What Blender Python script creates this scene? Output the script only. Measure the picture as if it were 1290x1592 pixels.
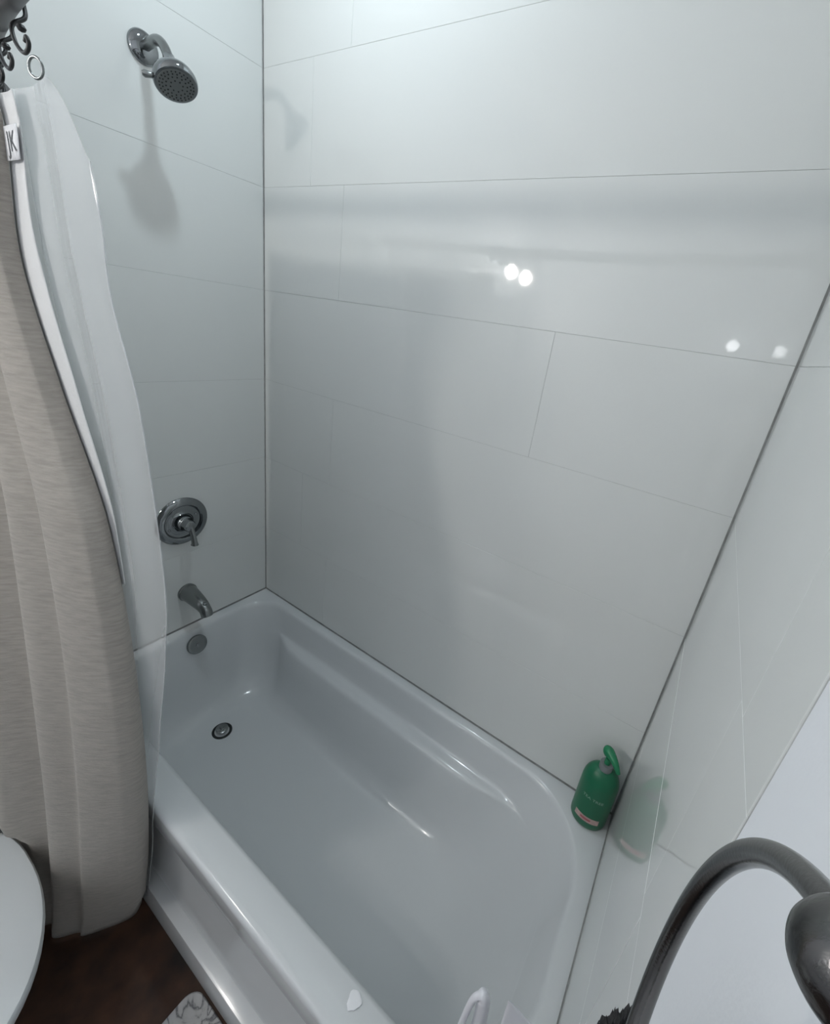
import bpy, bmesh, math, random
from mathutils import Vector, Matrix, noise
random.seed(7)
scene = bpy.context.scene
for o in list(bpy.data.objects):
    bpy.data.objects.remove(o)

# ---------------------------------------------------------------- camera
# units: metres; z = 0 is the top of the bathtub rim, the room floor is at z = FLOOR
cam_d = bpy.data.cameras.new('camera')
cam = bpy.data.objects.new('camera', cam_d)
scene.collection.objects.link(cam)
cam_d.sensor_fit = 'HORIZONTAL'
cam_d.sensor_width = 36.0
cam_d.lens = 664.766 / 1290.0 * 36.0
cam_d.shift_x = -(696.674 - 645.0) / 1290.0
cam_d.shift_y = (749.034 - 796.0) / 1290.0
cam_d.clip_start = 0.01
RX = Vector((0.83267601, 0.53526858, 0.14190915))
RY = Vector((0.29968895, -0.22009360, -0.92830240))
RZ = Vector((-0.46565781, 0.81550374, -0.34368074))
M = Matrix.Identity(4)
for i in range(3):
    M[i][0] = RX[i]; M[i][1] = -RY[i]; M[i][2] = -RZ[i]
M[0][3], M[1][3], M[2][3] = 1.42029, -1.01394, 1.20908
cam.matrix_world = M
scene.camera = cam

# ---------------------------------------------------------------- world, exposure
w = bpy.data.worlds.new('world'); scene.world = w; w.use_nodes = True
w.node_tree.nodes['Background'].inputs[0].default_value = (0.6, 0.7, 0.8, 1)
w.node_tree.nodes['Background'].inputs[1].default_value = 0.0
vs = scene.view_settings
vs.view_transform = 'Standard'; vs.look = 'None'; vs.gamma = 1.0; vs.use_curve_mapping = False
vs.exposure = -0.22
CEIL_LAMP_W = 5.6
VANITY_EMIT = 250.0
ADDED_LAMP_EMIT = 14.0

# ---------------------------------------------------------------- constants
FLOOR = -0.53
CEIL = 2.40
L = 1.524            # alcove length between the tile faces
TUBW = 0.7213        # tub front
PANEL = 0.7127       # where the wall tile ends
ROOMY = -2.44        # wall behind the camera

# ---------------------------------------------------------------- helpers
C = scene.collection

def material(name, col, rough=0.5, metal=0.0, spec=0.5, noise_scale=None, noise_amt=0.0, bump=0.0,
             bump_scale=200.0, coat=0.0, alpha=1.0, emit=None, emit_s=0.0, stretch=None, trans=0.0, sheen=0.0):
    m = bpy.data.materials.new(name); m.use_nodes = True
    nt = m.node_tree; b = nt.nodes['Principled BSDF']
    b.inputs['Base Color'].default_value = (*col, 1)
    b.inputs['Roughness'].default_value = rough
    b.inputs['Metallic'].default_value = metal
    b.inputs['Specular IOR Level'].default_value = spec
    b.inputs['Coat Weight'].default_value = coat
    b.inputs['Coat Roughness'].default_value = 0.04
    b.inputs['Alpha'].default_value = alpha
    b.inputs['Sheen Weight'].default_value = sheen
    b.inputs['Transmission Weight'].default_value = trans
    if emit:
        b.inputs['Emission Color'].default_value = (*emit, 1)
        b.inputs['Emission Strength'].default_value = emit_s
    tc = nt.nodes.new('ShaderNodeTexCoord')
    vec = tc.outputs['Object']
    if stretch:
        mp = nt.nodes.new('ShaderNodeMapping'); mp.inputs['Scale'].default_value = stretch
        nt.links.new(vec, mp.inputs['Vector']); vec = mp.outputs['Vector']
    if noise_scale:
        n = nt.nodes.new('ShaderNodeTexNoise'); n.inputs['Scale'].default_value = noise_scale
        n.inputs['Detail'].default_value = 6
        nt.links.new(vec, n.inputs['Vector'])
        r = nt.nodes.new('ShaderNodeMapRange')
        r.inputs['From Min'].default_value = 0.3; r.inputs['From Max'].default_value = 0.7
        r.inputs['To Min'].default_value = 1 - noise_amt; r.inputs['To Max'].default_value = 1 + noise_amt
        nt.links.new(n.outputs['Fac'], r.inputs['Value'])
        mx = nt.nodes.new('ShaderNodeVectorMath'); mx.operation = 'SCALE'
        mx.inputs[0].default_value = col
        nt.links.new(r.outputs['Result'], mx.inputs['Scale'])
        nt.links.new(mx.outputs['Vector'], b.inputs['Base Color'])
    if bump:
        n2 = nt.nodes.new('ShaderNodeTexNoise'); n2.inputs['Scale'].default_value = bump_scale
        n2.inputs['Detail'].default_value = 4
        nt.links.new(vec, n2.inputs['Vector'])
        bp = nt.nodes.new('ShaderNodeBump'); bp.inputs['Strength'].default_value = bump
        bp.inputs['Distance'].default_value = 0.002
        nt.links.new(n2.outputs['Fac'], bp.inputs['Height'])
        nt.links.new(bp.outputs['Normal'], b.inputs['Normal'])
    return m

MT = {
    'tile': material('glazed_wall_tile', (0.76, 0.78, 0.77), rough=0.04, spec=0.5, bump=0.010, bump_scale=7),
    'grout': material('pale_grout', (0.53, 0.545, 0.54), rough=0.9, noise_scale=40, noise_amt=0.15),
    'sealant': material('grey_sealant', (0.26, 0.265, 0.26), rough=0.6, noise_scale=30, noise_amt=0.3),
    'paint': material('wall_paint', (0.88, 0.905, 0.95), rough=0.55, bump=0.10, bump_scale=160),
    'ceiling': material('ceiling_paint', (0.74, 0.75, 0.76), rough=0.9),
    'tub': material('white_tub_acrylic', (0.67, 0.695, 0.71), rough=0.14, spec=0.5, coat=0.3),
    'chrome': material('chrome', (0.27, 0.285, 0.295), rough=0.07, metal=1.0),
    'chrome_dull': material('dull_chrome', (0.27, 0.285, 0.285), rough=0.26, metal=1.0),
    'mirror': material('mirror_glass', (0.8, 0.82, 0.82), rough=0.01, metal=1.0),
    'dark_metal': material('dark_drain_metal', (0.05, 0.055, 0.055), rough=0.35, metal=0.8),
    'face': material('grey_nozzle_plate', (0.14, 0.155, 0.155), rough=0.45),
    'nozzle': material('black_rubber_nozzle', (0.015, 0.017, 0.018), rough=0.6),
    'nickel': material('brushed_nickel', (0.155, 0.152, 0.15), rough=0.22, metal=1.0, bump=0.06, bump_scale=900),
    'rod': material('dark_brushed_rod', (0.16, 0.155, 0.16), rough=0.4, metal=0.6),
    'hook': material('black_iron_hook', (0.012, 0.012, 0.013), rough=0.45),
    'linen': material('linen_weave', (0.385, 0.36, 0.325), rough=0.95, noise_scale=60, noise_amt=0.13, bump=0.7,
                      bump_scale=240, stretch=(0.6, 0.6, 4.0), sheen=0.2),
    'hem': material('white_lining', (0.68, 0.69, 0.70), rough=0.8, bump=0.3, bump_scale=200),
    'liner': material('clear_vinyl_liner', (0.80, 0.82, 0.84), rough=0.10, alpha=0.38, spec=0.6),
    'tag': material('white_care_tag', (0.82, 0.83, 0.86), rough=0.7),
    'ink': material('grey_ink', (0.10, 0.11, 0.12), rough=0.8),
    'china': material('toilet_porcelain', (0.74, 0.765, 0.78), rough=0.22, coat=0.2),
    'seat': material('toilet_lid_plastic', (0.68, 0.72, 0.74), rough=0.3),
    'green': material('green_bottle_plastic', (0.006, 0.135, 0.062), rough=0.32),
    'pump': material('green_pump_plastic', (0.010, 0.20, 0.085), rough=0.35),
    'collar': material('grey_collar', (0.22, 0.235, 0.245), rough=0.3, metal=0.3),
    'print': material('pale_print', (0.30, 0.48, 0.40), rough=0.6),
    'pink': material('pink_label', (0.50, 0.36, 0.34), rough=0.6, noise_scale=60, noise_amt=0.2),
    'red': material('red_label_bar', (0.42, 0.10, 0.12), rough=0.6),
    'plastic': material('white_plastic', (0.80, 0.80, 0.85), rough=0.4),
    'paper': material('white_paper', (0.90, 0.91, 0.94), rough=0.9, bump=0.3, bump_scale=150),
    'towel': material('black_towel', (0.010, 0.010, 0.012), rough=1.0, bump=0.8, bump_scale=500),
    'glow': material('lamp_glass', (0.9, 0.9, 0.9), rough=0.4, emit=(1.0, 0.97, 0.92), emit_s=VANITY_EMIT),
    'glow2': material('added_lamp_glass', (0.9, 0.9, 0.9), rough=0.4, emit=(0.95, 0.97, 1.0), emit_s=ADDED_LAMP_EMIT),
    'lens': material('ceiling_lamp_lens', (0.9, 0.9, 0.9), rough=0.4, emit=(0.86, 0.95, 1.0), emit_s=6.0),
}

def floor_material():
    m = bpy.data.materials.new('dark_brown_floor'); m.use_nodes = True
    nt = m.node_tree; b = nt.nodes['Principled BSDF']
    tc = nt.nodes.new('ShaderNodeTexCoord')
    n = nt.nodes.new('ShaderNodeTexNoise'); n.inputs['Scale'].default_value = 9; n.inputs['Detail'].default_value = 8
    nt.links.new(tc.outputs['Object'], n.inputs['Vector'])
    cr = nt.nodes.new('ShaderNodeValToRGB')
    cr.color_ramp.elements[0].position = 0.32; cr.color_ramp.elements[0].color = (0.012, 0.006, 0.004, 1)
    cr.color_ramp.elements[1].position = 0.72; cr.color_ramp.elements[1].color = (0.105, 0.046, 0.024, 1)
    nt.links.new(n.outputs['Fac'], cr.inputs['Fac'])
    nt.links.new(cr.outputs['Color'], b.inputs['Base Color'])
    b.inputs['Roughness'].default_value = 0.6
    return m
MT['floor'] = floor_material()

def marble_material():
    m = bpy.data.materials.new('marble_print_mat'); m.use_nodes = True
    nt = m.node_tree; b = nt.nodes['Principled BSDF']
    tc = nt.nodes.new('ShaderNodeTexCoord')
    n = nt.nodes.new('ShaderNodeTexNoise'); n.inputs['Scale'].default_value = 11
    n.inputs['Detail'].default_value = 7; n.inputs['Distortion'].default_value = 1.6
    nt.links.new(tc.outputs['Object'], n.inputs['Vector'])
    cr = nt.nodes.new('ShaderNodeValToRGB')
    e = cr.color_ramp.elements
    e[0].position = 0.40; e[0].color = (0.55, 0.55, 0.55, 1)
    e[1].position = 0.62; e[1].color = (0.58, 0.58, 0.58, 1)
    k = e.new(0.50); k.color = (0.16, 0.16, 0.17, 1)
    k = e.new(0.46); k.color = (0.50, 0.50, 0.50, 1)
    k = e.new(0.54); k.color = (0.52, 0.52, 0.52, 1)
    nt.links.new(n.outputs['Fac'], cr.inputs['Fac'])
    nt.links.new(cr.outputs['Color'], b.inputs['Base Color'])
    b.inputs['Roughness'].default_value = 0.85
    return m
MT['marble'] = marble_material()

def origin(o):
    v = Vector((0, 0, 0))
    while o is not None:
        v += o.location; o = o.parent
    return v

def obj(name, data, mat, parent=None, at=None, smooth=True, angle=40):
    """data = (verts, faces) in world coordinates, or a bmesh; one mesh object."""
    me = bpy.data.meshes.new(name)
    if isinstance(data, tuple):
        vs_, fs_ = data
    else:
        data.verts.index_update()
        vs_ = [v.co.copy() for v in data.verts]; fs_ = [[v.index for v in f.verts] for f in data.faces]
        data.free()
    vs_ = [Vector(v) for v in vs_]
    if at is None:
        if parent is None:
            lo = [min(v[i] for v in vs_) for i in range(3)]; hi = [max(v[i] for v in vs_) for i in range(3)]
            at = Vector(((lo[0] + hi[0]) / 2, (lo[1] + hi[1]) / 2, lo[2]))
        else:
            at = origin(parent)
    at = Vector(at)
    me.from_pydata([v - at for v in vs_], [], fs_)
    bm = bmesh.new(); bm.from_mesh(me)
    bmesh.ops.recalc_face_normals(bm, faces=bm.faces)
    bm.to_mesh(me); bm.free()
    me.materials.append(MT[mat] if isinstance(mat, str) else mat)
    if smooth:
        for p in me.polygons: p.use_smooth = True
        me.set_sharp_from_angle(angle=math.radians(angle))
    o = bpy.data.objects.new(name, me); C.objects.link(o)
    if parent is not None:
        o.parent = parent
        o.location = at - origin(parent)
    else:
        o.location = at
    return o

def thing(name, label, cat, loc, group=None):
    o = bpy.data.objects.new(name, None); C.objects.link(o)
    o.location = loc; o.empty_display_size = 0.05
    return tag(o, label, cat, group)

def tag(o, label, cat, group=None):
    o['label'] = label; o['category'] = cat
    if group: o['group'] = group
    return o

def structure(o):
    o['kind'] = 'structure'; return o

def boxes(*bs):
    V, F = [], []
    for (x0, y0, z0, x1, y1, z1) in bs:
        b = len(V)
        V += [(x0, y0, z0), (x1, y0, z0), (x1, y1, z0), (x0, y1, z0), (x0, y0, z1), (x1, y0, z1), (x1, y1, z1), (x0, y1, z1)]
        F += [[b + i for i in f] for f in ((0, 3, 2, 1), (4, 5, 6, 7), (0, 1, 5, 4), (1, 2, 6, 5), (2, 3, 7, 6), (3, 0, 4, 7))]
    return V, F

def bevel_box(x0, y0, z0, x1, y1, z1, r, seg=2):
    bm = bmesh.new(); V, F = boxes((x0, y0, z0, x1, y1, z1))
    vv = [bm.verts.new(v) for v in V]
    for f in F: bm.faces.new([vv[i] for i in f])
    bmesh.ops.bevel(bm, geom=list(bm.edges), offset=r, segments=seg, profile=0.5, affect='EDGES')
    return bm

def frame(axis):
    a = Vector(axis).normalized()
    u = a.orthogonal().normalized() if abs(a.z) > 0.99 or abs(a.z) < 0.01 else Vector((-a.y, a.x, 0)).normalized()
    return a, u, a.cross(u)

def lathe(base, axis, prof, n=40, sx=1.0, sy=1.0, uv=None):
    """prof: list of (distance along axis, radius)."""
    a, u, v = frame(axis)
    if uv: u, v = Vector(uv[0]), Vector(uv[1])
    base = Vector(base); V, F = [], []
    for (h, r) in prof:
        for k in range(n):
            t = 2 * math.pi * k / n
            V.append(base + a * h + u * (math.cos(t) * r * sx) + v * (math.sin(t) * r * sy))
    m = len(prof)
    for i in range(m - 1):
        for k in range(n):
            F.append([i * n + k, i * n + (k + 1) % n, (i + 1) * n + (k + 1) % n, (i + 1) * n + k])
    F.append(list(range(n))[::-1]); F.append([(m - 1) * n + k for k in range(n)])
    return V, F

def catmull(pts, sub=8, closed=False):
    P = [Vector(p) for p in pts]; out = []
    n = len(P)
    for i in range(n if closed else n - 1):
        p0 = P[(i - 1) % n] if closed or i > 0 else P[0] * 2 - P[1]
        p1 = P[i]; p2 = P[(i + 1) % n]
        p3 = P[(i + 2) % n] if closed or i + 2 < n else P[-1] * 2 - P[-2]
        for k in range(sub):
            t = k / sub
            out.append(0.5 * ((2 * p1) + (-p0 + p2) * t + (2 * p0 - 5 * p1 + 4 * p2 - p3) * t * t + (-p0 + 3 * p1 - 3 * p2 + p3) * t ** 3))
    if not closed: out.append(P[-1].copy())
    return out

def tube(path, rad, n=16, closed=False, flat=1.0):
    P = [Vector(p) for p in path]; m = len(P)
    rads = rad if isinstance(rad, (list, tuple)) else [rad] * m
    V, F = [], []
    t0 = (P[1] - P[0]).normalized(); nrm = t0.orthogonal().normalized()
    for i in range(m):
        t = (P[(i + 1) % m] - P[i - 1]) if closed else (P[min(i + 1, m - 1)] - P[max(i - 1, 0)])
        t.normalize()
        nrm = (nrm - t * nrm.dot(t)).normalized(); bn = t.cross(nrm)
        for k in range(n):
            a = 2 * math.pi * k / n
            V.append(P[i] + nrm * (math.cos(a) * rads[i]) + bn * (math.sin(a) * rads[i] * flat))
    for i in range(m if closed else m - 1):
        j = (i + 1) % m
        for k in range(n):
            F.append([i * n + k, i * n + (k + 1) % n, j * n + (k + 1) % n, j * n + k])
    if not closed:
        F.append(list(range(n))[::-1]); F.append([(m - 1) * n + k for k in range(n)])
    return V, F

def grid(rows, close=False):
    m, n = len(rows), len(rows[0]); V = [p for r in rows for p in r]; F = []
    for i in range(m - 1):
        for k in range(n if close else n - 1):
            F.append([i * n + k, i * n + (k + 1) % n, (i + 1) * n + (k + 1) % n, (i + 1) * n + k])
    return V, F

def merge(*parts):
    V, F = [], []
    for v, f in parts:
        b = len(V); V += list(v); F += [[i + b for i in q] for q in f]
    return V, F

def solid(o, t, offset=0.0):
    md = o.modifiers.new('thickness', 'SOLIDIFY'); md.thickness = t; md.offset = offset
    return o

def interp(tab, z):
    """tab: list of (z, a, b ...) sorted by z descending; smooth interpolation."""
    if z >= tab[0][0]: return tab[0][1:]
    for i in range(len(tab) - 1):
        z0, z1 = tab[i][0], tab[i + 1][0]
        if z1 <= z <= z0:
            t = (z0 - z) / (z0 - z1)
            p0 = tab[max(i - 1, 0)][1:]; p1 = tab[i][1:]; p2 = tab[i + 1][1:]; p3 = tab[min(i + 2, len(tab) - 1)][1:]
            return tuple(0.5 * ((2 * b) + (-a + c) * t + (2 * a - 5 * b + 4 * c - d) * t * t + (-a + 3 * b - 3 * c + d) * t ** 3)
                         for a, b, c, d in zip(p0, p1, p2, p3))
    return tab[-1][1:]

def text_mesh(s, size, extrude=0.0):
    cu = bpy.data.curves.new('text', 'FONT'); cu.body = s; cu.size = size; cu.extrude = extrude
    cu.align_x = 'CENTER'; cu.align_y = 'CENTER'; cu.resolution_u = 3
    to = bpy.data.objects.new('text', cu); C.objects.link(to)
    bpy.context.view_layer.update()
    me = bpy.data.meshes.new_from_object(to.evaluated_get(bpy.context.evaluated_depsgraph_get()))
    V = [v.co.copy() for v in me.vertices]; F = [list(p.vertices) for p in me.polygons]
    bpy.data.objects.remove(to); bpy.data.curves.remove(cu); bpy.data.meshes.remove(me)
    return V, F

# ================================================================ SETTING
structure(obj('floor', boxes((-0.1, ROOMY - 0.1, FLOOR - 0.05, L + 0.12, 0.1, FLOOR)), 'floor', smooth=False))
structure(obj('ceiling', boxes((-0.1, ROOMY - 0.1, CEIL, L + 0.12, 0.1, CEIL + 0.06)), 'ceiling', smooth=False))
TT = 0.009   # tile thickness
GD = 0.0009  # grout depth behind the tile face
wall_back = structure(obj('wall_back', boxes((-0.1, GD, FLOOR, L + 0.12, 0.1, CEIL)), 'grout', at=(0, 0, 0), smooth=False))
wall_left = structure(obj('wall_left', boxes((-0.1, -PANEL, FLOOR, -GD, GD, CEIL), (-0.1, ROOMY, FLOOR, -0.0015, -PANEL, CEIL)),
                          'grout', at=(0, 0, 0), smooth=False))
wall_right = structure(obj('wall_right', boxes((L + GD, -PANEL, FLOOR, L + 0.12, GD, CEIL), (L + 0.0015, ROOMY, FLOOR, L + 0.12, -PANEL, CEIL)),
                           'grout', at=(0, 0, 0), smooth=False))
for wl in (wall_left, wall_right):
    wl.data.materials.append(MT['paint'])
    for p in wl.data.polygons:
        if p.center.y < -PANEL - 0.001 or p.index >= 6: p.material_index = 1
structure(obj('wall_front', boxes((-0.1, ROOMY - 0.1, FLOOR, L + 0.12, ROOMY, CEIL)), 'paint', smooth=False))

# tiles: 305 mm courses, each tile its own piece
tile_cache = {}
def tile(wall, plane, a0, a1, z0, z1):
    """plane 'back' spans x, 'left'/'right' span y."""
    ln, hg = round(a1 - a0, 4), round(z1 - z0, 4)
    key = (plane, ln, hg)
    if key not in tile_cache:
        hl, hh = ln / 2 - 0.0003, hg / 2 - 0.0003
        if plane == 'back': bm = bevel_box(-hl, 0, -hh, hl, TT, hh, 0.0006)
        elif plane == 'left': bm = bevel_box(-TT, -hl, -hh, 0, hl, hh, 0.0006)
        else: bm = bevel_box(0, -hl, -hh, TT, hl, hh, 0.0006)
        me = bpy.data.meshes.new('tile'); bm.to_mesh(me); bm.free()
        me.materials.append(MT['tile'])
        tile_cache[key] = me
    o = bpy.data.objects.new('tile', tile_cache[key]); C.objects.link(o); o.parent = wall
    am, zm = (a0 + a1) / 2, (z0 + z1) / 2
    j = 0.0002
    if plane == 'back': o.location = (am, random.uniform(-j, j), zm)
    elif plane == 'left': o.location = (random.uniform(-j, j), am, zm)
    else: o.location = (L + random.uniform(-j, j), am, zm)

courses = [0.006 + 0.305 * k for k in range(8)] + [CEIL]
for k in range(len(courses) - 1):
    z0, z1 = courses[k], courses[k + 1]
    off = 1.063 if k == 3 else 0.36 if k % 2 == 0 else 0.22
    cuts = [0.003, off, L - 0.003]
    for a, b in zip(cuts, cuts[1:]): tile(wall_back, 'back', a, b, z0, z1)
    j = 0.61 if k % 2 else 0.585
    for a, b in ((-PANEL, -j), (-j, -0.003)):
        tile(wall_left, 'left', a, b, z0, z1)
        tile(wall_right, 'right', a, b, z0, z1)

# grey sealant in the corners and along the tub
def sealant(parent, b):
    obj('sealant', boxes(b), 'sealant', parent, smooth=False)
sealant(wall_back, (-0.0005, -0.0005, 0.0, 0.0035, TT, CEIL))
sealant(wall_back, (L - 0.0035, -0.0005, 0.0, L + 0.0005, TT, CEIL))
sealant(wall_back, (0.0, -0.0012, 0.0, L, TT, 0.0062))
sealant(wall_left, (-TT, -PANEL, 0.0, 0.0012, 0.0, 0.0062))
sealant(wall_right, (L - 0.0022, -PANEL, 0.0, L + TT, 0.0, 0.0064))

# ================================================================ BATHTUB
tub = thing('bathtub', 'white alcove bathtub with molded side ledge and recessed front apron', 'bathtub', (L / 2, -TUBW / 2, FLOOR))
NC, NS = 14, 12
def rloop(x0, x1, yb, yf, z, r):
    """rounded rectangle, corners: faucet-front, right-front, right-back, faucet-back."""
    cs = [((x0, yf), 1, 1, r[0], math.pi), ((x1, yf), -1, 1, r[1], 1.5 * math.pi), ((x1, yb), -1, -1, r[2], 0), ((x0, yb), 1, -1, r[3], 0.5 * math.pi)]
    arcs = []
    for (cx, cy), sx, sy, rr, a0 in cs:
        arcs.append([(cx + sx * rr + rr * math.cos(a0 + k / NC * math.pi / 2), cy + sy * rr + rr * math.sin(a0 + k / NC * math.pi / 2)) for k in range(NC + 1)])
    out = []
    for i in range(4):
        out += arcs[i]
        p, q = arcs[i][-1], arcs[(i + 1) % 4][0]
        out += [(p[0] + (q[0] - p[0]) * k / NS, p[1] + (q[1] - p[1]) * k / NS) for k in range(1, NS)]
    return [Vector((x, y, z)) for x, y in out]

def sstep(a, b, x):
    t = min(1, max(0, (x - a) / (b - a))); return t * t * (3 - 2 * t)
def shelf(lp, width):
    out = []
    for p in lp:
        wgt = sstep(-0.34, -0.17, p.y) * sstep(0.16, 0.30, p.x) * (1 - sstep(1.12, 1.33, p.x))
        out.append(Vector((p.x, p.y - width * wgt, p.z)))
    return out

xs0, xs1 = 0.002, L - 0.002
yf_, yb_ = -0.705, -0.0013
inner = rloop(0.028, 1.492, -0.024, -0.652, 0.0, (0.11, 0.20, 0.23, 0.13))
outer = []
for i, p in enumerate(inner):
    seg = NC + NS; c, k = divmod(i, seg)
    cor = [(xs0, yf_), (xs1, yf_), (xs1, yb_), (xs0, yb_)][c]
    if k <= NC:
        a0 = inner[c * seg]; a1 = inner[c * seg + NC]
        if c in (0, 2): s_, e_ = (cor[0], a0.y), (a1.x, cor[1])
        else: s_, e_ = (a0.x, cor[1]), (cor[0], a1.y)
        h = NC / 2
        if k <= h: t = k / h; q = (s_[0] + (cor[0] - s_[0]) * t, s_[1] + (cor[1] - s_[1]) * t)
        else: t = (k - h) / h; q = (cor[0] + (e_[0] - cor[0]) * t, cor[1] + (e_[1] - cor[1]) * t)
    else:
        q = (p.x, yf_) if c == 0 else (xs1, p.y) if c == 1 else (p.x, yb_) if c == 2 else (xs0, p.y)
    outer.append(Vector((q[0], q[1], 0.0)))
R1 = (0.10, 0.19, 0.22, 0.12)
loops = [[Vector((p.x, p.y, -0.035)) for p in outer], outer, inner,
         rloop(0.034, 1.486, -0.030, -0.646, -0.0022, R1),
         rloop(0.039, 1.481, -0.035, -0.641, -0.008, R1),
         rloop(0.042, 1.477, -0.038, -0.638, -0.018, R1),
         rloop(0.055, 1.450, -0.050, -0.628, -0.075, (0.10, 0.20, 0.24, 0.13)),
         rloop(0.060, 1.442, -0.055, -0.626, -0.098, (0.10, 0.20, 0.25, 0.13)),
         shelf(rloop(0.0612, 1.4390, -0.0568, -0.6252, -0.1040, (0.10, 0.20, 0.25, 0.13)), 0.0020),
         shelf(rloop(0.0618, 1.4375, -0.0577, -0.6247, -0.1070, (0.10, 0.20, 0.25, 0.13)), 0.0060),
         shelf(rloop(0.0621, 1.4367, -0.0582, -0.6245, -0.1085, (0.10, 0.20, 0.25, 0.13)), 0.0140),
         shelf(rloop(0.0623, 1.4363, -0.0585, -0.6244, -0.1095, (0.10, 0.20, 0.25, 0.13)), 0.0240),
         shelf(rloop(0.0626, 1.4355, -0.0589, -0.6242, -0.1110, (0.10, 0.20, 0.25, 0.13)), 0.0330),
         shelf(rloop(0.0632, 1.4340, -0.0598, -0.6238, -0.1140, (0.10, 0.20, 0.25, 0.13)), 0.0385),
         shelf(rloop(0.0642, 1.4315, -0.0613, -0.6231, -0.1190, (0.10, 0.20, 0.25, 0.13)), 0.0410),
         shelf(rloop(0.0658, 1.4275, -0.0637, -0.6219, -0.1270, (0.10, 0.20, 0.25, 0.13)), 0.0425),
         shelf(rloop(0.078, 1.385, -0.074, -0.612, -0.20, (0.10, 0.20, 0.25, 0.13)), 0.043),
         shelf(rloop(0.092, 1.330, -0.086, -0.602, -0.265, (0.11, 0.20, 0.24, 0.14)), 0.045),
         shelf(rloop(0.108, 1.280, -0.102, -0.588, -0.310, (0.11, 0.19, 0.22, 0.14)), 0.042),
         shelf(rloop(0.128, 1.235, -0.124, -0.570, -0.336, (0.11, 0.18, 0.20, 0.13)), 0.036),
         shelf(rloop(0.155, 1.190, -0.152, -0.545, -0.349, (0.11, 0.17, 0.18, 0.12)), 0.025),
         rloop(0.19, 1.14, -0.19, -0.505, -0.354, (0.10, 0.15, 0.15, 0.10)),
         rloop(0.26, 1.06, -0.26, -0.44, -0.356, (0.05, 0.08, 0.08, 0.05)),
         rloop(0.33, 0.99, -0.335, -0.365, -0.357, (0.01, 0.01, 0.01, 0.01))]
bv, bf = grid(loops, close=True)
bf.append([(len(loops) - 1) * len(inner) + k for k in range(len(inner))])
basin = obj('basin', (bv, bf), 'tub', tub, angle=60)
ap = [(-0.705, 0), (-0.712, -0.0008), (-0.7175, -0.004), (-0.7208, -0.010), (-0.7213, -0.016), (-0.7213, -0.070), (-0.7205, -0.0725),
      (-0.718, -0.074), (-0.698, -0.077), (-0.694, -0.081), (-0.695, -0.418), (-0.698, -0.424), (-0.722, -0.430), (-0.7275, -0.432), (-0.7285, -0.436),
      (-0.731, -0.529), (-0.68, -0.529), (-0.68, -0.02)]
V = [(x, y, z) for x in (0.002, L - 0.002) for (y, z) in ap]; n = len(ap)
F = [[k, k + 1, n + k + 1, n + k] for k in range(n - 1)]
obj('apron', (V, F), 'tub', tub, angle=32)
# overflow plate on the faucet-end slope
ovc = Vector((0.0545, -0.336, -0.057)); ovn = Vector((0.97, 0, 0.24)).normalized()
ov = obj('overflow_plate', lathe(ovc, ovn, [(-0.004, 0.036), (0.003, 0.0365), (0.006, 0.035), (0.0075, 0.031), (0.007, 0.024), (0.0065, 0.012), (0.0063, 0.001)]), 'chrome_dull', tub)
obj('screw', lathe(ovc + ovn * 0.006, ovn, [(0, 0.006), (0.002, 0.0055), (0.003, 0.003), (0.003, 0.0005)], 16), 'chrome', ov)
drc = Vector((0.228, -0.355, -0.3555))
dr = obj('drain', lathe(drc, (0, 0, 1), [(-0.012, 0.034), (0.002, 0.035), (0.004, 0.033), (0.004, 0.029), (0.001, 0.026), (-0.0005, 0.024), (-0.0005, 0.001)]), 'dark_metal', tub)
obj('drain_stopper', lathe(drc + Vector((0, 0, 0.0)), (0, 0, 1), [(0.0, 0.008), (0.010, 0.008), (0.011, 0.021), (0.0135, 0.022), (0.0155, 0.019), (0.0155, 0.008), (0.0165, 0.007), (0.020, 0.006), (0.020, 0.0005)]), 'chrome_dull', dr)

# ================================================================ SHOWER HEAD
FY = -0.330
sh = thing('wall_shower', 'chrome shower on a bent wall arm with round nozzle face', 'shower head', (0, FY, 1.727))
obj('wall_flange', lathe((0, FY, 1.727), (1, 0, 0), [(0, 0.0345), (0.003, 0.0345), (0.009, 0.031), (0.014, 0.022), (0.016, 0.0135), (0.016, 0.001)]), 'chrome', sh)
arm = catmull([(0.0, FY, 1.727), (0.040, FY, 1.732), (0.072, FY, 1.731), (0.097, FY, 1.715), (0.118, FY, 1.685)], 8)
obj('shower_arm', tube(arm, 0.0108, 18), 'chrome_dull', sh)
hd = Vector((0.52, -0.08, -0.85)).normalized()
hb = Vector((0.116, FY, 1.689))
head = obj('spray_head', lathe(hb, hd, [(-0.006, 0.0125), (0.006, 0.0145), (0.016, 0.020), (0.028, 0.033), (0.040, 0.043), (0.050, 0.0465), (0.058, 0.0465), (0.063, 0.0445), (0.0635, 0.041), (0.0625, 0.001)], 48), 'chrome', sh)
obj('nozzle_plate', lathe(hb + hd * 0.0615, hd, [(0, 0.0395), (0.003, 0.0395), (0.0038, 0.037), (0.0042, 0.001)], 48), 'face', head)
a_, u_, v_ = frame(hd)
nz = []
for rr, cnt in ((0.035, 26), (0.029, 20), (0.022, 14), (0.013, 8)):
    for k in range(cnt):
        t = 2 * math.pi * k / cnt + rr * 40
        nz.append(lathe(hb + hd * 0.0645 + u_ * rr * math.cos(t) + v_ * rr * math.sin(t), hd, [(0, 0.0018), (0.002, 0.0015), (0.0025, 0.0006)], 8))
nzo = obj('nozzles', merge(*nz), 'nozzle', head); nzo['kind'] = 'stuff'
lv = hb + hd * 0.052
ld = (Vector((0, -1, 0)) - hd * hd.dot(Vector((0, -1, 0)))).normalized()
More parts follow.
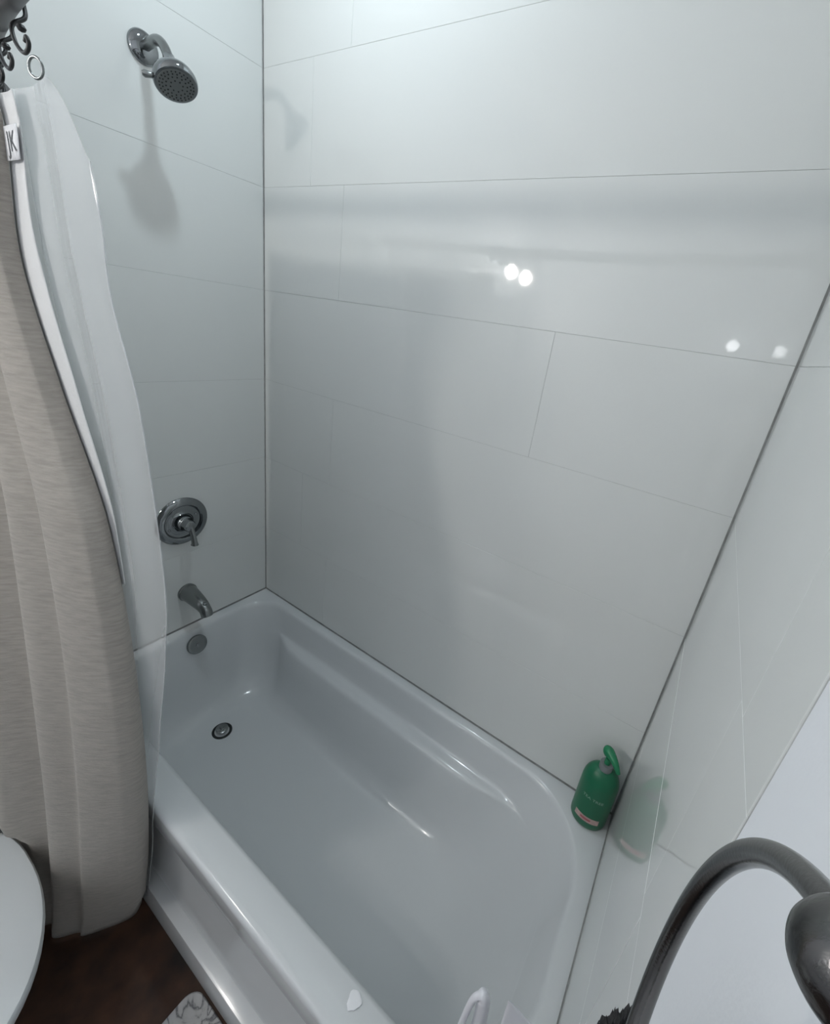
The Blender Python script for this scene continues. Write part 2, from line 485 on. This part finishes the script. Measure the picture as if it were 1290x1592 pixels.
ld = (ld + Vector((-0.35, 0, -0.20))).normalized(); ld = (ld - hd * ld.dot(hd)).normalized()
obj('spray_lever', tube([lv + ld * 0.040, lv + ld * 0.050, lv + ld * 0.060, lv + ld * 0.065], [0.0055, 0.0062, 0.0075, 0.0045], 12), 'chrome_dull', head)

# ================================================================ SHOWER VALVE
VZ = 0.442; VY = -0.329
va = thing('shower_valve', 'round chrome shower valve plate with lever handle pointing down', 'shower valve', (0, VY, VZ))
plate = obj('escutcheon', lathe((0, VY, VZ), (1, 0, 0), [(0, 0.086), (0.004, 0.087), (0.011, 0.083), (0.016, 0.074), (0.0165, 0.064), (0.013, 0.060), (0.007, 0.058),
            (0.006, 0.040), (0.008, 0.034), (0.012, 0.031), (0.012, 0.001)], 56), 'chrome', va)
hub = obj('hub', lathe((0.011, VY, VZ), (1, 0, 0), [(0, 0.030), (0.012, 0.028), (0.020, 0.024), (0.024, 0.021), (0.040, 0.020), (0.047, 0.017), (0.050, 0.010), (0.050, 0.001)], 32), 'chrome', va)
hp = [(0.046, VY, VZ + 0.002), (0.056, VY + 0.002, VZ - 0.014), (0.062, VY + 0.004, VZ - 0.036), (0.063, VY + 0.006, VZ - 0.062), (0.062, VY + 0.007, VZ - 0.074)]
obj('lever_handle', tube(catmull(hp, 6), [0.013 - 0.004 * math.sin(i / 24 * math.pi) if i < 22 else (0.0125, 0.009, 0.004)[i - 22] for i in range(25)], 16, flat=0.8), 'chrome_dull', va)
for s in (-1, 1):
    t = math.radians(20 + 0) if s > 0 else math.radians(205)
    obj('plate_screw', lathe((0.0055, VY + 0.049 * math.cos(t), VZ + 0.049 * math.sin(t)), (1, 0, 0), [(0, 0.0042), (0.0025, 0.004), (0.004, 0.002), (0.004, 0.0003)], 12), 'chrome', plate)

# ================================================================ TUB SPOUT
SZ = 0.150; SY = -0.330
sp = thing('tub_spout', 'dull chrome tub spout with pull-up diverter knob above overflow', 'tub spout', (0, SY, SZ))
path = catmull([(0.0, SY, SZ), (0.03, SY, SZ), (0.068, SY, SZ - 0.004), (0.098, SY, SZ - 0.009), (0.120, SY, SZ - 0.021), (0.127, SY, SZ - 0.038)], 6)
npth = len(path)
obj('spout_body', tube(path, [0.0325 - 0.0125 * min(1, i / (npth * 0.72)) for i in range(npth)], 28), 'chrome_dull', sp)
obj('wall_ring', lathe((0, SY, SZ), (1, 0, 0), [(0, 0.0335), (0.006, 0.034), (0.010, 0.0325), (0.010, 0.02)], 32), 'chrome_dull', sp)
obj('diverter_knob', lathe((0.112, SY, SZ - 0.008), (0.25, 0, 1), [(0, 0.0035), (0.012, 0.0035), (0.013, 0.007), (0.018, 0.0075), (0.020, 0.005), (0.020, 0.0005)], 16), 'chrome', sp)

# ================================================================ SHOWER ROD, HOOKS, CURTAIN, LINER
RODZ = 1.513; RODR = 0.018
def rod_y(x):
    return -0.625 - 0.13 * (1 - ((x - 0.762) / 0.762) ** 2)
RODY = rod_y(0.54)
rod = thing('shower_rod', 'curved dark brushed metal shower curtain rod spanning the tub alcove', 'curtain rod', (L / 2, rod_y(L / 2), RODZ))
obj('rod_tube', tube([(x * L / 30, rod_y(x * L / 30), RODZ) for x in range(31)], RODR, 24), 'rod', rod)
for x, d in ((0.0, 1), (L, -1)):
    obj('rod_flange', lathe((x, rod_y(0), RODZ), (d, 0, 0), [(0, 0.034), (0.004, 0.034), (0.010, 0.028), (0.022, 0.020), (0.022, 0.01)], 28), 'rod', rod)

def hook_path(x):
    RODY = rod_y(x)
    P = []
    for k in range(9):                                  # over the rod
        t = math.radians(215 - 215 * k / 8)
        P.append((x - 0.004, RODY + (RODR + 0.004) * math.cos(t), RODZ + (RODR + 0.004) * math.sin(t)))
    P[0] = (x - 0.004, P[0][1], P[0][2])
    P += [(x + 0.002, RODY + 0.019, RODZ - 0.014), (x + 0.006, RODY + 0.006, RODZ - 0.026), (x + 0.011, RODY + 0.001, RODZ - 0.036), (x + 0.022, RODY, RODZ - 0.052),
          (x + 0.040, RODY, RODZ - 0.063), (x + 0.054, RODY, RODZ - 0.063), (x + 0.061, RODY, RODZ - 0.057), (x + 0.057, RODY, RODZ - 0.050), (x + 0.051, RODY, RODZ - 0.054)]
    return catmull(P, 5)
hook_proto = None
hook_x = [0.522, 0.428, 0.345, 0.27, 0.20, 0.14, 0.085]
hook_lab = ['black scrolled S-shaped curtain hook at the free end of the curtain, holding a steel ring',
            'black scrolled curtain hook next to the end hook, above the linen curtain edge'] + ['black scrolled curtain hook on the rod above the gathered linen curtain'] * 5
for i, x in enumerate(hook_x):
    if hook_proto is None:
        t = thing('curtain_hook', hook_lab[0], 'hook', (x, rod_y(x), RODZ), 'black hooks on the shower rod')
        obj('wire', tube(hook_path(x), 0.0024, 10), 'hook', t)
        obj('ball_end', lathe((x + 0.0455, rod_y(x), RODZ - 0.044), (0, 0, 1), [(0, 0.001), (0.001, 0.0035), (0.004, 0.005), (0.007, 0.0035), (0.008, 0.001)], 12), 'hook', t)
        hook_proto = t
    else:
        t = hook_proto.copy(); C.objects.link(t); t.location = (x, rod_y(x), RODZ); t.rotation_euler.z = math.atan(0.4478 * (x - 0.762)) - math.atan(0.4478 * (0.522 - 0.762)); t['label'] = hook_lab[i]
        for ch in hook_proto.children:
            c = ch.copy(); C.objects.link(c); c.parent = t

# free edge of the linen curtain, (z, x, y)
EDGE = [(1.425, 0.435, -0.740), (1.38, 0.442, -0.740), (1.21, 0.412, -0.740), (1.016, 0.488, -0.739), (0.815, 0.592, -0.738), (0.557, 0.626, -0.738), (0.188, 0.611, -0.739),
        (-0.14, 0.558, -0.740), (-0.40, 0.492, -0.741), (-0.505, 0.450, -0.742)]
# plan along the curtain width: (s, dx fraction, y offset at the top, y offset at the hem)
PLAN = [(0.0, 0.0, 0.0, 0.0), (0.07, -0.035, -0.006, -0.030), (0.17, 0.04, -0.030, -0.085), (0.26, 0.12, -0.034, -0.128), (0.30, 0.16, -0.020, -0.130), (0.36, 0.26, -0.045, -0.172), (0.44, 0.36, -0.010, -0.165),
        (0.54, 0.48, -0.065, -0.235), (0.64, 0.58, -0.005, -0.20), (0.76, 0.72, -0.060, -0.235), (0.88, 0.86, -0.005, -0.130), (1.0, 1.0, -0.03, -0.14)]
def plan(s):
    return interp([(1 - a, b, c, d) for a, b, c, d in PLAN], 1 - s)
rows = []
NZ, NSX = 70, 150
for i in range(NZ + 1):
    z = 1.425 - (1.425 + 0.505) * i / NZ
    ex, ey = interp(EDGE, z)
    t = i / NZ
    row = []
    for k in range(NSX + 1):
        s = k / NSX
        fx, yt, ybm = plan(s)
        x = ex - (ex - 0.05) * (fx if fx > 0 else fx * t)
        y = ey + yt * (1 - t) + ybm * t ** 0.9 + (rod_y(max(x, 0.05)) + 0.740) * (1 - t) ** 6 * min(1, s * 4)
        wv = noise.noise(Vector((x * 5, y * 3, z * 1.6))) * 0.009 * min(1, s * 5)
        y += wv
        lim = -0.905 - 0.03 * sstep(-0.18, -0.34, z) - 0.045 * sstep(-0.125, -0.03, z) * sstep(0.19, 0.24, x)
        if y < lim + 0.010: y = lim + 0.010 * math.exp((y - lim - 0.010) / 0.010)
        zz = z - 0.014 * min(s, 0.4) * t
        row.append(Vector((x + wv * 0.3, min(y, -0.736 if z < 0.02 else -0.62), zz)))
    rows.append(row)
cur = thing('shower_curtain', 'beige linen shower curtain gathered beside the toilet', 'curtain', (0.25, -0.80, FLOOR + 0.02))
solid(obj('fabric', grid(rows), 'linen', cur, angle=180), 0.0016)
# white lining turned out along the free edge
HS = [(1.425, 0.050), (1.30, 0.055), (1.187, 0.072), (1.041, 0.062), (0.93, 0.045), (0.80, 0.022), (0.70, 0.006), (0.68, 0.002)]
hr = []
for i in range(41):
    z = 1.424 - (1.424 - 0.68) * i / 40
    ex, ey = interp(EDGE, z); wd = interp(HS, z)[0]
    hr.append([Vector((ex - 0.006 + (wd + 0.006) * k / 5, ey + 0.003 + 0.003 * math.sin(k * 0.6), z)) for k in range(6)])
hem = obj('edge_lining', grid(hr), 'hem', cur, angle=180); solid(hem, 0.0012); hem['label'] = 'white turned-out edge lining'
# printed tag
tgx = lambda s, z: interp(EDGE, z)[0] + s
zt0, zt1 = 1.382, 1.340
tg = [[Vector((tgx(s, z), interp(EDGE, z)[1] - 0.0015, z)) for s in (0.002, 0.02, 0.038, 0.054)] for z in (zt0, 1.361, zt1)]
tagp = solid(obj('tag', grid(tg), 'tag', cur), 0.0006); tagp['label'] = 'small white printed tag'
tv, tf = text_mesh('JK', 0.036)
cx_, cz_ = tgx(0.029, 1.361), 1.361
obj('tag_print', ([Vector((cx_ + v.x, interp(EDGE, cz_)[1] - 0.0025, cz_ + v.y)) for v in tv], tf), 'ink', tagp, smooth=False)

# clear liner
LED = [(1.43, 0.665, -0.729), (1.36, 0.676, -0.729), (1.226, 0.676, -0.728), (1.026, 0.724, -0.728), (0.75, 0.746, -0.728), (0.608, 0.728, -0.728), (0.369, 0.670, -0.729),
       (0.014, 0.590, -0.730), (-0.152, 0.556, -0.731), (-0.35, 0.505, -0.732), (-0.46, 0.475, -0.732)]
rows = []
for i in range(61):
    z = 1.43 - (1.43 + 0.46) * i / 60
    ex, ey = interp(LED, z); row = []
    for k in range(101):
        s = k / 100
        x = ex - (ex - 0.06) * s
        hi = sstep(0.02, 0.30, z)
        amp = (0.0025 + 0.0035 * hi)
        y = ey + 0.004 * hi + amp * (math.sin(s * 30 + 0.5 + 0.35 * math.sin(z * 2.1)) * 0.6 + math.sin(s * 13 + 2.0 + z * 0.5) * 0.4) * min(1, 0.15 + s * 6)
        zz = z - 0.10 * sstep(0.58, 0.68, x) * sstep(1.0, 1.43, z)
        row.append(Vector((x, y, zz)))
    rows.append(row)
ln = thing('shower_liner', 'clear plastic shower liner hanging past the linen curtain edge', 'shower liner', (0.35, -0.73, FLOOR + 0.07))
sheet = obj('vinyl_sheet', grid(rows), 'liner', ln, angle=180)
obj('edge_seam', tube([r[0] for r in rows], 0.0011, 8), 'liner', ln)
obj('grommet', tube([(0.590 + 0.009 * math.cos(a), -0.741 + 0.004 * math.cos(a), 1.432 + 0.011 * math.sin(a)) for a in [k * math.pi / 10 for k in range(20)]], 0.0017, 10, closed=True), 'chrome_dull', ln)

# ================================================================ TOILET
TY = -1.102
to = thing('toilet', 'white toilet with closed lid beside the linen curtain', 'toilet', (0.36, TY, FLOOR))
def egg(x0, x1, hw, z, n=56, yc=TY, sq=2.25):
    """egg outline, blunt at x0 (tank side), rounded at x1."""
    xm = x0 + (x1 - x0) * 0.42; out = []
    for k in range(n):
        t = 2 * math.pi * k / n; c, s = math.cos(t), math.sin(t)
        a = (x1 - xm) if c >= 0 else (xm - x0); e = 2.0 if c >= 0 else 2.9
        out.append(Vector((xm + a * math.copysign(abs(c) ** (2 / e), c), yc + hw * math.copysign(abs(s) ** (2 / e), s), z)))
    return out
def capped(lps):
    V, F = grid(lps, close=True); n = len(lps[0])
    F.append(list(range(n))[::-1]); F.append([(len(lps) - 1) * n + k for k in range(n)])
    return V, F
LZ = -0.110
obj('bowl', capped([egg(0.12, 0.50, 0.105, FLOOR), egg(0.12, 0.49, 0.100, FLOOR + 0.03), egg(0.13, 0.47, 0.092, FLOOR + 0.12), egg(0.14, 0.52, 0.110, FLOOR + 0.20),
                    egg(0.15, 0.61, 0.150, FLOOR + 0.29), egg(0.16, 0.665, 0.175, FLOOR + 0.355), egg(0.16, 0.675, 0.178, FLOOR + 0.378)]), 'china', to)
obj('seat', capped([egg(0.20, 0.690, 0.182, LZ - 0.040), egg(0.195, 0.694, 0.186, LZ - 0.034), egg(0.195, 0.694, 0.186, LZ - 0.024), egg(0.20, 0.688, 0.181, LZ - 0.020)]), 'seat', to)
obj('lid', capped([egg(0.20, 0.694, 0.185, LZ - 0.019), egg(0.195, 0.699, 0.189, LZ - 0.015), egg(0.195, 0.700, 0.189, LZ - 0.007), egg(0.20, 0.696, 0.186, LZ - 0.002), egg(0.21, 0.686, 0.177, LZ),
                   egg(0.28, 0.62, 0.12, LZ + 0.002)]), 'seat', to)
tk = obj('tank', bevel_box(0.0, TY - 0.185, LZ - 0.02, 0.185, TY + 0.185, LZ + 0.29, 0.02, 3), 'china', to)
obj('tank_lid', bevel_box(-0.002, TY - 0.190, LZ + 0.288, 0.195, TY + 0.190, LZ + 0.325, 0.012, 3), 'china', to)
obj('flush_lever', tube(catmull([(0.185, TY + 0.15, LZ + 0.235), (0.202, TY + 0.15, LZ + 0.235), (0.208, TY + 0.13, LZ + 0.233), (0.208, TY + 0.08, LZ + 0.227)], 5), 0.006, 12), 'chrome', tk)

# ================================================================ BATH MAT
def rrect(x0, x1, y0, y1, r, z, n=8):
    out = []
    for cx, cy, a0 in ((x1 - r, y1 - r, 0), (x0 + r, y1 - r, 90), (x0 + r, y0 + r, 180), (x1 - r, y0 + r, 270)):
        for k in range(n + 1):
            a = math.radians(a0 + 90 * k / n); out.append(Vector((cx + r * math.cos(a), cy + r * math.sin(a), z)))
    return out
tag(obj('bath_mat', capped([rrect(0.732, 1.36, -1.18, -0.740, 0.035, FLOOR), rrect(0.730, 1.362, -1.182, -0.738, 0.035, FLOOR + 0.006), rrect(0.733, 1.359, -1.179, -0.741, 0.035, FLOOR + 0.011),
                            rrect(0.745, 1.345, -1.165, -0.755, 0.03, FLOOR + 0.012)]), 'marble'),
    'white bath mat with grey marble veins on the brown floor', 'bath mat')

# ================================================================ PUMP BOTTLE
BX, BY = 1.4655, -0.052
bt = thing('pump_bottle', 'green plastic pump bottle standing on the corner of the tub rim', 'bottle', (BX, BY, 0.0))
ROT = math.radians(4)
ux = Vector((math.cos(ROT), math.sin(ROT), 0)); uy = Vector((-math.sin(ROT), math.cos(ROT), 0))
RXB, RYB = 0.0465, 0.037
prof = [(0.0, 0.80), (0.003, 0.90), (0.010, 0.975), (0.020, 1.0), (0.06, 1.0), (0.11, 1.0), (0.145, 0.99), (0.160, 0.955), (0.172, 0.88), (0.182, 0.76), (0.189, 0.60), (0.193, 0.45), (0.194, 0.34)]
body = obj('bottle_body', lathe((BX, BY, 0.0), (0, 0, 1), prof, 56, sx=RXB, sy=RYB, uv=(ux, uy)), 'green', bt)
obj('collar', lathe((BX, BY, 0.192), (0, 0, 1), [(0, 0.0165), (0.018, 0.0165), (0.020, 0.0155), (0.020, 0.008)], 28), 'collar', bt)
obj('pump_stem', lathe((BX, BY, 0.210), (0, 0, 1), [(0, 0.0078), (0.020, 0.0078), (0.020, 0.002)], 20), 'pump', bt)
pd = Vector((0.74, -0.67, 0)).normalized(); pc = Vector((BX, BY, 0.240))
hpth = [pc - pd * 0.014 + Vector((0, 0, -0.002)), pc - pd * 0.008 + Vector((0, 0, 0.003)), pc + pd * 0.004 + Vector((0, 0, 0.004)), pc + pd * 0.018 + Vector((0, 0, 0.001)), pc + pd * 0.032 + Vector((0, 0, -0.007)), pc + pd * 0.041 + Vector((0, 0, -0.014))]
hp_ = catmull(hpth, 5)
rr_ = [0.004, 0.008, 0.011, 0.0125, 0.0128, 0.0128, 0.0128, 0.0125, 0.012, 0.0115, 0.011, 0.0105, 0.010, 0.0095, 0.009, 0.0085, 0.008, 0.0075, 0.007, 0.0065, 0.006, 0.0056, 0.0053, 0.005, 0.0047, 0.0042]
obj('pump_head', tube(hp_, [r * 1.1 for r in rr_[:len(hp_)]], 16), 'pump', bt)
def on_bottle(s, z, off):
    """s metres around the front from the label centre."""
    t = -math.pi / 2 + s / 0.042
    return Vector((BX, BY, z)) + ux * ((RXB + off) * math.cos(t)) + uy * ((RYB + off) * math.sin(t))
S0 = -0.004
tv, tf = text_mesh('TEA TREE', 0.0118)
pr = obj('bottle_print', ([on_bottle(S0 + v.x, 0.112 + v.y, 0.0006) for v in tv], tf), 'print', body, smooth=False)
lab = [[on_bottle(S0 - 0.030 + 0.060 * k / 16, z, 0.0007) for k in range(17)] for z in (0.048, 0.042, 0.036, 0.030)]
lb = obj('bottle_label', grid(lab), 'pink', body); lb['label'] = 'small pink printed label'
obj('label_bar', grid([[on_bottle(S0 - 0.014 + 0.024 * k / 8, z, 0.0012) for k in range(9)] for z in (0.0425, 0.0365)]), 'red', lb)

# ================================================================ SMALL THINGS ON THE RIM
pts = []
cx0, cy0 = 1.191, -0.667
for k in range(20):
    t = 2 * math.pi * k / 20
    r = 0.0135 * (1 + 0.10 * math.sin(3 * t + 0.6) + 0.06 * math.sin(5 * t)) * (1.25 if k == 15 else 1.0)
    pts.append((r * math.cos(t), r * math.sin(t)))
blob = capped([[Vector((cx0 + s * px, cy0 + s * py, z)) for px, py in pts] for s, z in ((0.92, 0.0), (1.0, 0.0014), (0.97, 0.003), (0.75, 0.0042), (0.35, 0.0036))])
tag(obj('paper_scrap', blob, 'paper'), 'small crumpled white paper scrap on the tub front rim', 'paper')

# ================================================================ TOWEL RING
XR = 1.463; RC = Vector((XR, -0.992, 1.0355)); RR = 0.1062
PY, PZ = -0.9485, 1.1315
tr = thing('towel_ring', 'brushed nickel towel ring mounted on the painted wall', 'towel ring', (L + 0.0015, PY, PZ))
ringp = [RC + Vector((0, RR * math.sin(a), RR * math.cos(a))) for a in [math.radians(d) for d in range(0, 360, 2)]]
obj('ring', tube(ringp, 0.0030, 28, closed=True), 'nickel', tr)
post_prof = [(0, 0.026), (0.004, 0.026), (0.008, 0.022), (0.014, 0.012), (0.022, 0.0074), (0.037, 0.0074), (0.049, 0.0090), (0.057, 0.0097), (0.063, 0.0093), (0.068, 0.0074), (0.0712, 0.0040), (0.0722, 0.0008)]
post_prof = [(p.x, max(p.y, 0.0004)) for p in catmull([(h, r, 0) for h, r in post_prof], 6)]
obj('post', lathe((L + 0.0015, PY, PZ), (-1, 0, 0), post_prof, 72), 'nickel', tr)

# dark towel hung through the ring
rows = []
rngt = random.Random(5)
for i in range(61):
    i = i * 25 / 60
    z = 0.946 - 0.50 * (i / 25) ** 1.1
    row = []
    for k in range(260):
        t = 2 * math.pi * k / 260
        grow = min(1.0, 0.80 + 0.20 * (i / 4) ** 0.6)
        hw = 0.100 * grow * (1 + 0.15 * i / 25); hx = 0.016 * grow
        p = Vector((1.468 + hx * math.sin(t) * (1 + 0.25 * math.sin(5 * t)), -0.956 + hw * math.cos(t), z))
        nzv = noise.noise(p * 90) * 0.004 + rngt.uniform(-0.0018, 0.0018)
        row.append(p + Vector((math.sin(t) * nzv, math.cos(t) * nzv, nzv)))
    rows.append(row)
tag(obj('hand_towel', capped(rows), 'towel', smooth=True, angle=25), 'fluffy black hand towel hanging through the nickel towel ring', 'towel')

# things standing on the front rim near the painted wall
bb = thing('bath_brush', 'white bath brush standing on the tub front rim, looped handle up', 'brush', (1.392, -0.680, 0.0))
obj('brush_head', bevel_box(1.362, -0.704, 0.030, 1.422, -0.658, 0.048, 0.008, 3), 'plastic', bb)
bris = obj('bristles', merge(*[lathe((1.368 + 0.0068 * a, -0.698 + 0.0068 * b, 0.0), (0, 0, 1), [(0, 0.0016), (0.032, 0.0022)], 6) for a in range(8) for b in range(6)]), 'paper', bb); bris['kind'] = 'stuff'
side = Vector((0.80, 0.60, 0))
cc = Vector((1.394, -0.680, 0.0))
path = [cc + side * -0.0155 + Vector((0, 0, 0.040)), cc + side * -0.0155 + Vector((0, 0, 0.20)), cc + side * -0.0125 + Vector((0, 0, 0.30)), cc + side * -0.007 + Vector((0, 0, 0.372)),
        cc + side * 0.001 + Vector((0, 0, 0.388)), cc + side * 0.009 + Vector((0, 0, 0.374)), cc + side * 0.013 + Vector((0, 0, 0.30)), cc + side * 0.0145 + Vector((0, 0, 0.20)), cc + side * 0.0145 + Vector((0, 0, 0.040))]
pp = catmull(path, 8); m_ = len(pp)
obj('handle', tube(pp, [0.0042 + 0.0050 * sstep(0.46, 0.60, i / m_) for i in range(m_)], 14), 'plastic', bb)

st = thing('squeeze_tube', 'white squeeze tube standing cap-down on the tub front rim beside the brush', 'tube', (1.456, -0.684, 0.0))
obj('cap', lathe((1.456, -0.684, 0.0), (0, 0, 1), [(0, 0.017), (0.002, 0.018), (0.045, 0.016), (0.047, 0.012)], 28), 'plastic', st)
lps = []
sd = Vector((0.86, 0.51, 0)); sn = Vector((-0.51, 0.86, 0))
for i in range(17):
    f = i / 16; h = 0.046 + 0.405 * f
    hw = 0.019 + 0.004 * f; th = 0.019 * (1 - f) ** 0.7 + 0.0016
    cpt = Vector((1.456, -0.684, 0)) + sd * (-0.010 * f)
    lps.append([cpt + sd * (hw * math.cos(2 * math.pi * k / 32)) + sn * (th * math.sin(2 * math.pi * k / 32)) + Vector((0, 0, h - 0.030 * f * math.cos(2 * math.pi * k / 32))) for k in range(32)])
obj('tube_body', capped(lps), 'plastic', st)

# ================================================================ LAMPS (out of frame, seen as reflections in the tile)
CLX, CLY = 0.58, -0.335
cl = thing('ceiling_lamp_offscreen', 'round white recessed ceiling lamp above the tub', 'ceiling lamp', (CLX, CLY, CEIL))
obj('trim_ring', lathe((CLX, CLY, CEIL), (0, 0, -1), [(0, 0.085), (0.006, 0.083), (0.009, 0.070), (0.006, 0.062), (0.003, 0.060)], 40), 'ceiling', cl)
obj('lamp_lens_offscreen', lathe((CLX, CLY, CEIL - 0.0005), (0, 0, -1), [(0, 0.060), (0.004, 0.058), (0.005, 0.001)], 40), 'lens', cl)
ld_ = bpy.data.lights.new('ceiling_bulb_offscreen', 'AREA'); ld_.shape = 'DISK'; ld_.size = 0.08; ld_.energy = CEIL_LAMP_W; ld_.color = (0.80, 0.93, 1.0)
lo_ = bpy.data.objects.new('ceiling_bulb_offscreen', ld_); C.objects.link(lo_); lo_.location = (CLX, CLY, CEIL - 0.02)

vl = thing('vanity_light_offscreen', 'two-globe vanity light bar on the wall beyond the toilet', 'wall lamp', (0.0, -1.805, 1.50))
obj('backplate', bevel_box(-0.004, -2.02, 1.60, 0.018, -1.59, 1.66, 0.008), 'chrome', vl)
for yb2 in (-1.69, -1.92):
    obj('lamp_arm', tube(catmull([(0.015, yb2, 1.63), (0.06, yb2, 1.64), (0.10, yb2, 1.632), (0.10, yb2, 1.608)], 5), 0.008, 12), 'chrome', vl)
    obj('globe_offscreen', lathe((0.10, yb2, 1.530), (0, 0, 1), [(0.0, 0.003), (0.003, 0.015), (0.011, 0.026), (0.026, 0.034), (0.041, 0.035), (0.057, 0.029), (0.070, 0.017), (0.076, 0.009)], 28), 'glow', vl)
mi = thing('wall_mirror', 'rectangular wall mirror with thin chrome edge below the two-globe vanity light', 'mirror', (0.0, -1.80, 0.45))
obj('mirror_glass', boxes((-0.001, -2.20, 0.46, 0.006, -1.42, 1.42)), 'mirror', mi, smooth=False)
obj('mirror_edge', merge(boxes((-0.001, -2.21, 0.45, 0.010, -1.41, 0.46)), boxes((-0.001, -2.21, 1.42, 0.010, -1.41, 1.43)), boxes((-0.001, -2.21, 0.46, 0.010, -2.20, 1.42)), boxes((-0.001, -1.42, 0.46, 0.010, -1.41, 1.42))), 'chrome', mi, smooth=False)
sc = thing('added_glint_lamp_offscreen', 'single globe lamp added on the unseen wall, stand-in source for the tile glint', 'wall lamp', (1.40, ROOMY, 1.27))  # assumed fixture, added so an unidentified source behind the camera glints in the tile
obj('added_lamp_plate', lathe((1.40, ROOMY, 1.33), (0, 1, 0), [(0, 0.05), (0.012, 0.048), (0.016, 0.03), (0.03, 0.014), (0.05, 0.012)], 28), 'chrome', sc)
obj('added_globe_offscreen', lathe((1.40, ROOMY + 0.08, 1.297), (0, 0, 1), [(0.0, 0.003), (0.003, 0.014), (0.012, 0.027), (0.025, 0.034), (0.037, 0.036), (0.05, 0.033), (0.062, 0.024), (0.070, 0.011), (0.072, 0.002)], 28), 'glow2', sc)
